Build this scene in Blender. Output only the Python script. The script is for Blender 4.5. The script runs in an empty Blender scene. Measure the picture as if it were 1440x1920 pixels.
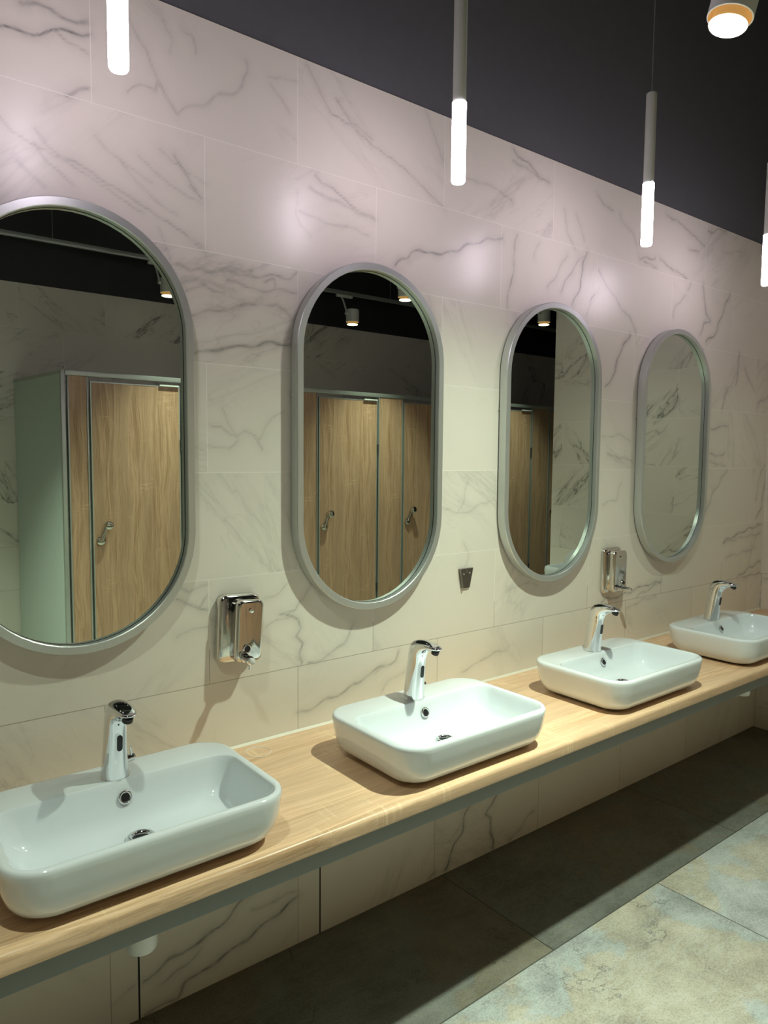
import bpy, bmesh, math, random
import numpy as np
from mathutils import Matrix, Vector
PI = math.pi
random.seed(4)
SC = bpy.context.scene
COL = SC.collection

# ------------------------------------------------------------------ camera
cam_d = bpy.data.cameras.new('camera')
cam = bpy.data.objects.new('camera', cam_d); COL.objects.link(cam)
cam_d.sensor_fit = 'HORIZONTAL'; cam_d.sensor_width = 36.0
cam_d.lens = 1361.449 / 1440 * 36.0
cam_d.clip_start = 0.02
_R = Vector((0.783982, -0.620721, 0.008752)); _U = Vector((0.041244, 0.066149, 0.996957)); _F = Vector((0.619412, 0.781236, -0.077460))
m = Matrix.Identity(4)
for i in range(3):
    m[i][0] = _R[i]; m[i][1] = _U[i]; m[i][2] = -_F[i]
m[0][3], m[1][3], m[2][3] = 0.0, -1.88515, 1.55141
cam.matrix_world = m
SC.camera = cam

# ------------------------------------------------------------------ world, exposure
w = bpy.data.worlds.new('world'); SC.world = w; w.use_nodes = True
w.node_tree.nodes['Background'].inputs[0].default_value = (0.8, 0.85, 0.9, 1)
w.node_tree.nodes['Background'].inputs[1].default_value = 0.0
SC.view_settings.view_transform = 'Standard'; SC.view_settings.look = 'None'
SC.view_settings.gamma = 1.0; SC.view_settings.use_curve_mapping = False
SC.view_settings.exposure = 0.0
SC.cycles.max_bounces = 8; SC.cycles.diffuse_bounces = 4; SC.cycles.glossy_bounces = 5
SC.cycles.caustics_reflective = False; SC.cycles.caustics_refractive = False
SC.cycles.sample_clamp_indirect = 4.0
SPOT_COL = (0.85, 1.0, 0.80)          # ceiling track spots
SPOT_CONE = {'near': 128, 'mid': 86, 'far': 80}
PENDANT_COL = (1.0, 0.855, 1.02)
PENDANT_STRENGTH = 43.0
CEIL = 4.0; TILED = 2.7
RX0, RX1, RY1 = -1.6, 7.2, -3.65       # room: x range, far side y
BX = [0.5225 + 0.9035 * k for k in range(4)]   # centre of each washing place

# ------------------------------------------------------------------ node helper
class NT:
    def __init__(s, name):
        s.m = bpy.data.materials.new(name); s.m.use_nodes = True
        s.t = s.m.node_tree; s.b = s.t.nodes['Principled BSDF']
    def n(s, typ, **kw):
        nd = s.t.nodes.new(typ)
        for k, v in kw.items(): setattr(nd, k, v)
        return nd
    def put(s, sock, v):
        if v is None: return
        if hasattr(v, 'is_output'): s.t.links.new(v, sock)
        else:
            if hasattr(sock.default_value, '__len__') and not hasattr(v, '__len__'): v = (v,) * len(sock.default_value)
            if hasattr(sock.default_value, '__len__') and len(sock.default_value) == 4 and len(v) == 3: v = tuple(v) + (1,)
            sock.default_value = v
    def math(s, op, a, b=None, c=None):
        nd = s.n('ShaderNodeMath', operation=op)
        for i, v in enumerate((a, b, c)): s.put(nd.inputs[i], v)
        return nd.outputs[0]
    def vmath(s, op, a, b=None):
        nd = s.n('ShaderNodeVectorMath', operation=op)
        s.put(nd.inputs[0], a); s.put(nd.inputs[1], b)
        return nd.outputs[0]
    def comb(s, x, y, z):
        nd = s.n('ShaderNodeCombineXYZ')
        for i, v in enumerate((x, y, z)): s.put(nd.inputs[i], v)
        return nd.outputs[0]
    def sep(s, v):
        nd = s.n('ShaderNodeSeparateXYZ'); s.put(nd.inputs[0], v); return nd.outputs
    def obj(s): return s.n('ShaderNodeTexCoord').outputs['Object']
    def noise(s, v, scale, detail=3, rough=0.5, dist=0.0, col=False):
        nd = s.n('ShaderNodeTexNoise'); s.put(nd.inputs['Vector'], v)
        nd.inputs['Scale'].default_value = scale; nd.inputs['Detail'].default_value = detail
        nd.inputs['Roughness'].default_value = rough; nd.inputs['Distortion'].default_value = dist
        return nd.outputs[1 if col else 0]
    def map(s, v, a, b, c=0.0, d=1.0, smooth=False):
        nd = s.n('ShaderNodeMapRange', interpolation_type='SMOOTHSTEP' if smooth else 'LINEAR')
        for i, x in enumerate((v, a, b, c, d)): s.put(nd.inputs[i], x)
        return nd.outputs[0]
    def mix(s, f, a, b, mode='MIX'):
        nd = s.n('ShaderNodeMix', data_type='RGBA', blend_type=mode)
        s.put(nd.inputs[0], f); s.put(nd.inputs[6], a); s.put(nd.inputs[7], b)
        return nd.outputs[2]
    def ramp(s, f, stops):
        nd = s.n('ShaderNodeValToRGB'); s.put(nd.inputs[0], f)
        e = nd.color_ramp.elements
        while len(e) < len(stops): e.new(0.5)
        for el, (p, c) in zip(e, stops): el.position = p; el.color = tuple(c) + (1,)
        return nd.outputs[0]
    def bump(s, h, strength=0.3, dist=0.01):
        nd = s.n('ShaderNodeBump'); s.put(nd.inputs['Height'], h)
        nd.inputs['Strength'].default_value = strength; nd.inputs['Distance'].default_value = dist
        s.t.links.new(nd.outputs[0], s.b.inputs['Normal'])
    def set(s, **kw):
        names = dict(base='Base Color', rough='Roughness', metal='Metallic', coat='Coat Weight', coatr='Coat Roughness',
                     emit='Emission Color', es='Emission Strength', trans='Transmission Weight', ior='IOR', spec='Specular IOR Level', alpha='Alpha')
        for k, v in kw.items(): s.put(s.b.inputs[names[k]], v)
        return s.m

def plain(name, base, rough=0.5, metal=0.0, noise=0.04, **kw):
    t = NT(name); v = t.obj()
    n = t.noise(v, 30, 3)
    a = tuple(c * (1 - noise) for c in base); b = tuple(min(1, c * (1 + noise)) for c in base)
    t.set(base=t.mix(n, a, b), rough=rough, metal=metal, **kw)
    return t.m

TW, TH, TX0 = 0.5838, 0.30, 0.577
def marble(name, traced=False, axis='x', base=(0.81, 0.76, 0.675)):
    """large marble-look wall tiles in half bond; joints sit where the wall's own joints sit"""
    t = NT(name); o = t.sep(t.n('ShaderNodeNewGeometry').outputs['Position'])
    u, z = (o[0] if axis == 'x' else o[1]), o[2]
    row = t.math('FLOOR', t.math('DIVIDE', z, TH))
    odd = t.math('MODULO', t.math('ADD', row, 20.0), 2.0)
    uu = t.math('ADD', t.math('DIVIDE', t.math('SUBTRACT', u, TX0), TW), t.math('MULTIPLY', odd, 0.5))
    tile = t.math('FLOOR', uu)
    fu = t.math('SUBTRACT', uu, tile); fz = t.math('SUBTRACT', t.math('DIVIDE', z, TH), row)
    du = t.math('MULTIPLY', t.math('SUBTRACT', 0.5, t.math('ABSOLUTE', t.math('SUBTRACT', fu, 0.5))), TW)
    dz = t.math('MULTIPLY', t.math('SUBTRACT', 0.5, t.math('ABSOLUTE', t.math('SUBTRACT', fz, 0.5))), TH)
    joint = t.map(t.math('MINIMUM', du, dz), 0.0006, 0.0016, 1.0, 0.0)
    wn = t.n('ShaderNodeTexWhiteNoise', noise_dimensions='2D'); t.put(wn.inputs[0], t.comb(tile, row, 0))
    rnd = t.sep(wn.outputs['Color'])
    # vein coordinates: each tile is a different cut of the stone
    ang = t.math('MULTIPLY', t.map(rnd[0], 0, 1, 0.35, 1.1), t.math('SUBTRACT', t.math('MULTIPLY', t.math('GREATER_THAN', rnd[1], 0.5), 2.0), 1.0))
    ca, sa = t.math('COSINE', ang), t.math('SINE', ang)
    a = t.math('ADD', t.math('MULTIPLY', u, ca), t.math('MULTIPLY', z, sa))
    b = t.math('SUBTRACT', t.math('MULTIPLY', z, ca), t.math('MULTIPLY', u, sa))
    vc = t.comb(t.math('ADD', t.math('MULTIPLY', a, 0.8), t.math('MULTIPLY', rnd[2], 31.0)),
                t.math('ADD', t.math('MULTIPLY', b, 2.6), t.math('MULTIPLY', rnd[0], 17.0)), t.math('MULTIPLY', rnd[1], 9.0))
    n1 = t.noise(vc, 1.6, 5, 0.58, 0.5)
    v1 = t.map(t.math('ABSOLUTE', t.math('SUBTRACT', n1, 0.5)), 0.0, 0.012, 1.0, 0.0, True)
    n2 = t.noise(vc, 3.3, 4, 0.6, 0.8)
    v2 = t.map(t.math('ABSOLUTE', t.math('SUBTRACT', n2, 0.52)), 0.0, 0.018, 1.0, 0.0, True)
    mask = t.map(t.noise(vc, 1.3, 1), 0.46, 0.64, 0.0, 1.0, True)
    soft = t.map(t.math('ABSOLUTE', t.math('SUBTRACT', n1, 0.5)), 0.0, 0.07, 1.0, 0.0, True)
    k1, k2, k3 = (0.10, 0.10, 0.10) if traced else (0.62, 0.35, 0.22)
    v = t.math('ADD', t.math('MULTIPLY', t.math('MULTIPLY', v1, mask), k1), t.math('MULTIPLY', t.math('MULTIPLY', v2, mask), k2))
    v = t.math('ADD', v, t.math('MULTIPLY', t.math('MULTIPLY', soft, mask), k3))
    cloud = t.noise(vc, 1.1, 3)
    if traced:
        at = t.n('ShaderNodeAttribute', attribute_name='vein').outputs['Fac']
        at2 = t.n('ShaderNodeAttribute', attribute_name='halo').outputs['Fac']
        brk = t.map(t.noise(t.comb(u, 0.0, z), 22, 4, 0.6), 0.32, 0.62, 0.35, 1.2)
        v = t.math('ADD', v, t.math('MULTIPLY', t.math('MULTIPLY', at, brk), 0.78))
        v = t.math('ADD', v, t.math('MULTIPLY', at2, 0.22))
    bc = t.mix(cloud, tuple(c * 0.93 for c in base), tuple(min(1, c * 1.05) for c in base))
    bc = t.mix(t.math('MULTIPLY', rnd[2], 0.35), bc, tuple(c * 0.88 for c in base))
    v = t.math('MINIMUM', v, 0.92)
    bc = t.mix(v, bc, (0.20, 0.19, 0.175))
    jc = t.mix(t.math('GREATER_THAN', z, 1.0), (0.34, 0.31, 0.26), (0.93, 0.90, 0.84))
    bc = t.mix(t.math('MULTIPLY', joint, 0.8), bc, jc)
    if traced:
        # dark expansion joints under the worktop
        for X in (0.653, 1.244):
            ln = t.math('LESS_THAN', t.math('ABSOLUTE', t.math('SUBTRACT', u, X)), 0.0026)
            ln = t.math('MULTIPLY', ln, t.math('LESS_THAN', z, 0.62))
            bc = t.mix(ln, bc, (0.01, 0.01, 0.01))
    t.set(base=bc, rough=t.map(cloud, 0, 1, 0.27, 0.36), spec=0.5)
    t.bump(t.math('SUBTRACT', 1.0, joint), 0.2, 0.0010)
    return t.m

def oak(name, light, dark, along='x', scale=1.0):
    t = NT(name); p = t.n('ShaderNodeNewGeometry').outputs['Position'] if along == 'x' else t.obj()
    o = t.sep(p)
    if along == 'x': l, c, d = o[0], o[1], o[2]
    else: l, c, d = o[2], o[0], o[1]
    wob = t.math('MULTIPLY', t.noise(t.comb(t.math('MULTIPLY', l, 0.8), t.math('MULTIPLY', c, 3.0), d), 2.5 * scale, 2), 0.07)
    cc = t.math('ADD', c, wob)
    v = t.comb(t.math('MULTIPLY', l, 1.0), t.math('MULTIPLY', cc, 34.0), t.math('MULTIPLY', d, 26.0))
    g1 = t.noise(v, 1.7 * scale, 6, 0.62, 0.3)
    v3 = t.comb(t.math('MULTIPLY', l, 5.0), t.math('MULTIPLY', cc, 190.0), t.math('MULTIPLY', d, 190.0))
    g2 = t.noise(v3, 1.6 * scale, 4, 0.7)
    pl = t.noise(t.comb(t.math('MULTIPLY', l, 0.25), t.math('MULTIPLY', cc, 7.0), d), 1.5, 2)
    cross = t.noise(t.comb(t.math('MULTIPLY', l, 150.0), t.math('MULTIPLY', c, 12.0), d), 1.0, 2)
    mk = t.map(t.noise(p, 7.0, 2), 0.56, 0.68, 0.0, 1.0, True)
    f = t.map(t.math('ADD', t.math('MULTIPLY', g1, 0.55), t.math('MULTIPLY', g2, 0.50)), 0.38, 0.64, 0.0, 1.0)
    col = t.mix(f, dark, light)
    col = t.mix(t.map(pl, 0.38, 0.60, 0.0, 0.55), col, tuple(c_ * 0.66 for c_ in light))
    col = t.mix(t.math('MULTIPLY', t.math('MULTIPLY', t.map(cross, 0.5, 0.62), mk), 0.35), col, tuple(min(1, c_ * 1.25) for c_ in light))
    t.set(base=col, rough=t.map(g2, 0, 1, 0.28, 0.42), spec=0.5)
    t.bump(g2, 0.12, 0.0006)
    return t.m

def slate(name):
    t = NT(name); p = t.n('ShaderNodeNewGeometry').outputs['Position']; o = t.sep(p)
    L, H = 1.19, 0.59
    yy = t.math('DIVIDE', t.math('ADD', o[1], 0.519), H)
    row = t.math('FLOOR', yy)
    odd = t.math('MODULO', t.math('ADD', row, 20.0), 2.0)
    xx = t.math('ADD', t.math('DIVIDE', t.math('SUBTRACT', o[0], 1.782), L), t.math('MULTIPLY', odd, 0.5))
    tile = t.math('FLOOR', xx)
    fx, fy = t.math('SUBTRACT', xx, tile), t.math('SUBTRACT', yy, row)
    dx = t.math('MULTIPLY', t.math('SUBTRACT', 0.5, t.math('ABSOLUTE', t.math('SUBTRACT', fx, 0.5))), L)
    dy = t.math('MULTIPLY', t.math('SUBTRACT', 0.5, t.math('ABSOLUTE', t.math('SUBTRACT', fy, 0.5))), H)
    joint = t.map(t.math('MINIMUM', dx, dy), 0.0010, 0.0026, 1.0, 0.0)
    wn = t.n('ShaderNodeTexWhiteNoise', noise_dimensions='2D'); t.put(wn.inputs[0], t.comb(tile, row, 0))
    rnd = t.sep(wn.outputs['Color'])
    pc = t.comb(t.math('ADD', o[0], t.math('MULTIPLY', rnd[0], 40.0)), t.math('ADD', o[1], t.math('MULTIPLY', rnd[1], 40.0)), t.math('MULTIPLY', rnd[2], 40.0))
    big = t.noise(pc, 1.9, 9, 0.60, 0.35)
    ocm = t.map(big, 0.485, 0.525, 0.0, 1.0, True)
    rim = t.map(t.math('ABSOLUTE', t.math('SUBTRACT', big, 0.475)), 0.0, 0.035, 1.0, 0.0, True)
    rid = t.noise(t.vmath('MULTIPLY', pc, (1.2, 3.6, 1.0)), 2.2, 9, 0.66, 0.5)
    ridge = t.map(t.math('ABSOLUTE', t.math('SUBTRACT', rid, 0.5)), 0.0, 0.03, 1.0, 0.0, True)
    mid = t.noise(pc, 5.0, 9, 0.68, 0.25)
    fine = t.noise(pc, 160.0, 3, 0.7)
    cool = t.ramp(mid, [(0.3, (0.15, 0.16, 0.15)), (0.5, (0.25, 0.262, 0.25)), (0.7, (0.36, 0.375, 0.36))])
    och = t.ramp(mid, [(0.3, (0.19, 0.165, 0.12)), (0.5, (0.30, 0.268, 0.195)), (0.7, (0.39, 0.355, 0.275))])
    col = t.mix(t.math('MULTIPLY', ocm, 0.85), cool, och)
    col = t.mix(t.math('MULTIPLY', rim, 0.45), col, (0.30, 0.345, 0.325))
    col = t.mix(t.math('MULTIPLY', ridge, 0.28), col, (0.40, 0.415, 0.39))
    col = t.mix(t.map(rid, 0.56, 0.66, 0.0, 0.35), col, (0.13, 0.145, 0.145))
    cn = t.noise(pc, 1.5, 8, 0.62, 0.4)
    crack = t.map(t.math('ABSOLUTE', t.math('SUBTRACT', cn, 0.47)), 0.0, 0.005, 1.0, 0.0, True)
    crm = t.map(t.noise(pc, 4.0, 1), 0.52, 0.6, 0.0, 1.0)
    ck = t.math('MULTIPLY', crack, crm)
    col = t.mix(t.math('MULTIPLY', ck, 0.6), col, (0.05, 0.052, 0.045))
    col = t.mix(t.map(fine, 0.42, 0.66, 0.0, 0.30), col, (0.40, 0.41, 0.375))
    col = t.mix(t.map(fine, 0.50, 0.34, 0.0, 0.34), col, (0.10, 0.10, 0.085))
    col = t.mix(t.math('MULTIPLY', joint, 0.9), col, (0.045, 0.045, 0.035))
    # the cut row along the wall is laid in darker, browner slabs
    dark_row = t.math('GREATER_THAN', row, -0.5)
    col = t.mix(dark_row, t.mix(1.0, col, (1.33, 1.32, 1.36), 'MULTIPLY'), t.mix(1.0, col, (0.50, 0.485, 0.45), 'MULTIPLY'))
    t.set(base=col, rough=t.map(mid, 0.3, 0.7, 0.48, 0.62), spec=0.4)
    h = t.math('ADD', t.math('ADD', t.math('MULTIPLY', fine, 0.25), t.math('MULTIPLY', mid, 0.6)), t.math('ADD', t.math('MULTIPLY', rid, 0.9), t.math('MULTIPLY', ocm, 0.12)))
    h = t.math('SUBTRACT', h, t.math('ADD', t.math('MULTIPLY', joint, 1.2), t.math('MULTIPLY', ck, 0.5)))
    t.bump(h, 0.45, 0.008)
    return t.m

def brushed(name, base, rough=0.32):
    t = NT(name); o = t.obj()
    n = t.noise(t.vmath('MULTIPLY', o, (300.0, 300.0, 6.0)), 1.0, 2)
    t.set(base=t.mix(n, tuple(c * 0.9 for c in base), base), metal=0.7, rough=t.map(n, 0, 1, rough - 0.04, rough + 0.08))
    return t.m

M = {}
M['marble'] = marble('marble_tile_traced', True)
M['marble_x'] = marble('marble_tile_long_wall', False, 'x')
M['marble_y'] = marble('marble_tile_end_wall', False, 'y')
M['black_paint'] = plain('black_wall_paint', (0.125, 0.128, 0.14), 0.55, noise=0.08)
M['black_shaded'] = plain('black_paint_shaded', (0.03, 0.03, 0.033), 0.6, noise=0.08)  # same black paint, darkened to put shade on ceiling and far upper walls
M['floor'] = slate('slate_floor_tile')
M['oak_top'] = oak('light_oak_worktop', (0.93, 0.635, 0.41), (0.50, 0.295, 0.155), 'x')
M['oak_door'] = oak('oak_laminate_door', (0.66, 0.42, 0.27), (0.27, 0.145, 0.072), 'z')
M['ceramic'] = plain('white_glazed_ceramic', (0.715, 0.755, 0.785), 0.08, noise=0.01, coat=0.6, coatr=0.04)
M['chrome'] = plain('polished_chrome', (0.80, 0.81, 0.82), 0.06, 1.0, noise=0.02)
M['steel'] = plain('polished_steel', (0.70, 0.68, 0.63), 0.09, 1.0, noise=0.03)
M['frame'] = brushed('brushed_silver_frame', (0.63, 0.66, 0.64), 0.34)
M['mirror'] = plain('mirror_glass', (0.72, 0.78, 0.70), 0.006, 1.0, noise=0.0)
M['black'] = plain('black_plastic', (0.008, 0.008, 0.010), 0.25)
M['dark'] = plain('dark_rubber', (0.03, 0.028, 0.026), 0.7)
M['white'] = plain('white_powder_coat', (0.70, 0.71, 0.68), 0.45)
M['whiteplastic'] = plain('white_plastic', (0.74, 0.76, 0.73), 0.35)
M['rail'] = plain('grey_steel_profile', (0.17, 0.185, 0.175), 0.45)
M['alu'] = plain('aluminium_profile', (0.50, 0.53, 0.50), 0.35, 0.6)
M['panel'] = plain('pale_grey_green_laminate', (0.58, 0.67, 0.63), 0.4)
M['silicone'] = plain('cream_silicone', (0.74, 0.69, 0.57), 0.5)
M['ironwork'] = plain('dark_worn_steel', (0.22, 0.205, 0.18), 0.30, 0.9, noise=0.15)
def emitter(name, col, strength, base=(0.8, 0.8, 0.8)):
    t = NT(name); return t.set(base=base, emit=col, es=strength, rough=0.4)
M['diffuser'] = emitter('lit_acrylic_diffuser', PENDANT_COL, PENDANT_STRENGTH)
M['led'] = emitter('lit_spot_lens', (1.0, 1.0, 0.78), 3.5)
M['reflector'] = emitter('glowing_spot_reflector', (1.0, 0.55, 0.16), 0.35, (0.30, 0.15, 0.04))
for k in ('led', 'reflector'): M[k].cycles.emission_sampling = 'NONE'
t = NT('clear_water'); M['water'] = t.set(base=(0.95, 0.90, 0.82), rough=0.05, alpha=0.75, ior=1.33)

# ------------------------------------------------------------------ mesh helpers
def link(name, bm, mat, parent=None, smooth=True, loc=None, angle=40):
    me = bpy.data.meshes.new(name); bmesh.ops.recalc_face_normals(bm, faces=bm.faces[:])
    bm.to_mesh(me); bm.free(); me.materials.append(M[mat] if isinstance(mat, str) else mat)
    o = bpy.data.objects.new(name, me); COL.objects.link(o)
    if loc: o.location = loc
    if parent: o.parent = parent
    if smooth:
        me.polygons.foreach_set('use_smooth', [True] * len(me.polygons))
        me.set_sharp_from_angle(angle=math.radians(angle))
    return o
def tag(o, label, cat, group=None):
    o['label'] = label; o['category'] = cat
    if group: o['group'] = group
    return o
def thing(name, label, cat, loc=(0, 0, 0), group=None):
    o = bpy.data.objects.new(name, None); COL.objects.link(o); o.location = loc
    o.empty_display_size = 0.05
    return tag(o, label, cat, group)
def struct(name, bm, mat, smooth=False):
    o = link(name, bm, mat, smooth=smooth); o['kind'] = 'structure'; return o
def dup(root, loc, label):
    r = root.copy(); COL.objects.link(r); r.location = loc; r['label'] = label
    for ch in list(root.children):
        c = ch.copy(); COL.objects.link(c); c.parent = r
        for g in list(ch.children):
            d = g.copy(); COL.objects.link(d); d.parent = c
    return r
def box(x0, x1, y0, y1, z0, z1, bevel=0.0, bm=None, seg=2):
    b = bm or bmesh.new()
    r = bmesh.ops.create_cube(b, size=1.0, matrix=Matrix.Translation(((x0 + x1) / 2, (y0 + y1) / 2, (z0 + z1) / 2)) @ Matrix.Diagonal((x1 - x0, y1 - y0, z1 - z0, 1)))
    if bevel:
        es = list({e for v in r['verts'] for e in v.link_edges})
        bmesh.ops.bevel(b, geom=es, offset=bevel, segments=seg, affect='EDGES', profile=0.6)
    return b
def cyl(p0, p1, r0, r1=None, n=24, bm=None, cap=True):
    b = bm or bmesh.new(); p0 = Vector(p0); p1 = Vector(p1); d = p1 - p0
    q = d.to_track_quat('Z', 'Y').to_matrix().to_4x4()
    bmesh.ops.create_cone(b, cap_ends=cap, cap_tris=False, segments=n, radius1=r0, radius2=r0 if r1 is None else r1, depth=d.length,
                          matrix=Matrix.Translation((p0 + p1) / 2) @ q)
    return b
def loft(loops, close0=True, close1=True, ring=False, bm=None):
    b = bm or bmesh.new(); vs = [[b.verts.new(p) for p in lp] for lp in loops]
    n = len(vs[0]); pairs = list(zip(vs, vs[1:])) + ([(vs[-1], vs[0])] if ring else [])
    for A, B in pairs:
        for i in range(n):
            j = (i + 1) % n
            b.faces.new((A[i], A[j], B[j], B[i]))
    if not ring:
        if close0: b.faces.new(list(reversed(vs[0])))
        if close1: b.faces.new(vs[-1])
    return b
def rrect(cx, cy, hx, hy, r, z, n=8):
    r = min(r, hx - 1e-4, hy - 1e-4); pts = []
    for k, (sx, sy) in enumerate(((1, 1), (-1, 1), (-1, -1), (1, -1))):
        for i in range(n + 1):
            a = PI / 2 * (k + i / n)
            pts.append((cx + sx * (hx - r) + r * math.cos(a), cy + sy * (hy - r) + r * math.sin(a), z))
    return pts
def lathe(prof, centre=(0, 0, 0), axis='z', n=32, bm=None, close=True):
    loops = []
    for r, h in prof:
        lp = []
        for i in range(n):
            a = 2 * PI * i / n; c, s = r * math.cos(a), r * math.sin(a)
            p = (c, s, h) if axis == 'z' else ((c, h, s) if axis == 'y' else (h, c, s))
            lp.append((p[0] + centre[0], p[1] + centre[1], p[2] + centre[2]))
        loops.append(lp)
    return loft(loops, close, close, bm=bm)
def torus(c, R_, r, normal=(0, 0, 1), n=32, k=10, sx=1.0, bm=None):
    b = bm or bmesh.new(); q = Vector(normal).to_track_quat('Z', 'Y').to_matrix(); loops = []
    for i in range(n):
        a = 2 * PI * i / n; lp = []
        for j in range(k):
            t_ = 2 * PI * j / k
            p = Vector(((R_ + r * math.cos(t_)) * math.cos(a) * sx, (R_ + r * math.cos(t_)) * math.sin(a), r * math.sin(t_)))
            lp.append(tuple(q @ p + Vector(c)))
        loops.append(lp)
    return loft(loops, ring=True, bm=b)
def tube(pts, r, n=12, bm=None):
    b = bm or bmesh.new(); P = [Vector(p) for p in pts]; loops = []
    for i, p in enumerate(P):
        d = (P[min(i + 1, len(P) - 1)] - P[max(i - 1, 0)]).normalized()
        q = d.to_track_quat('Z', 'Y').to_matrix()
        loops.append([tuple(p + q @ Vector((r * math.cos(2 * PI * k / n), r * math.sin(2 * PI * k / n), 0))) for k in range(n)])
    return loft(loops, bm=b)

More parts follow.
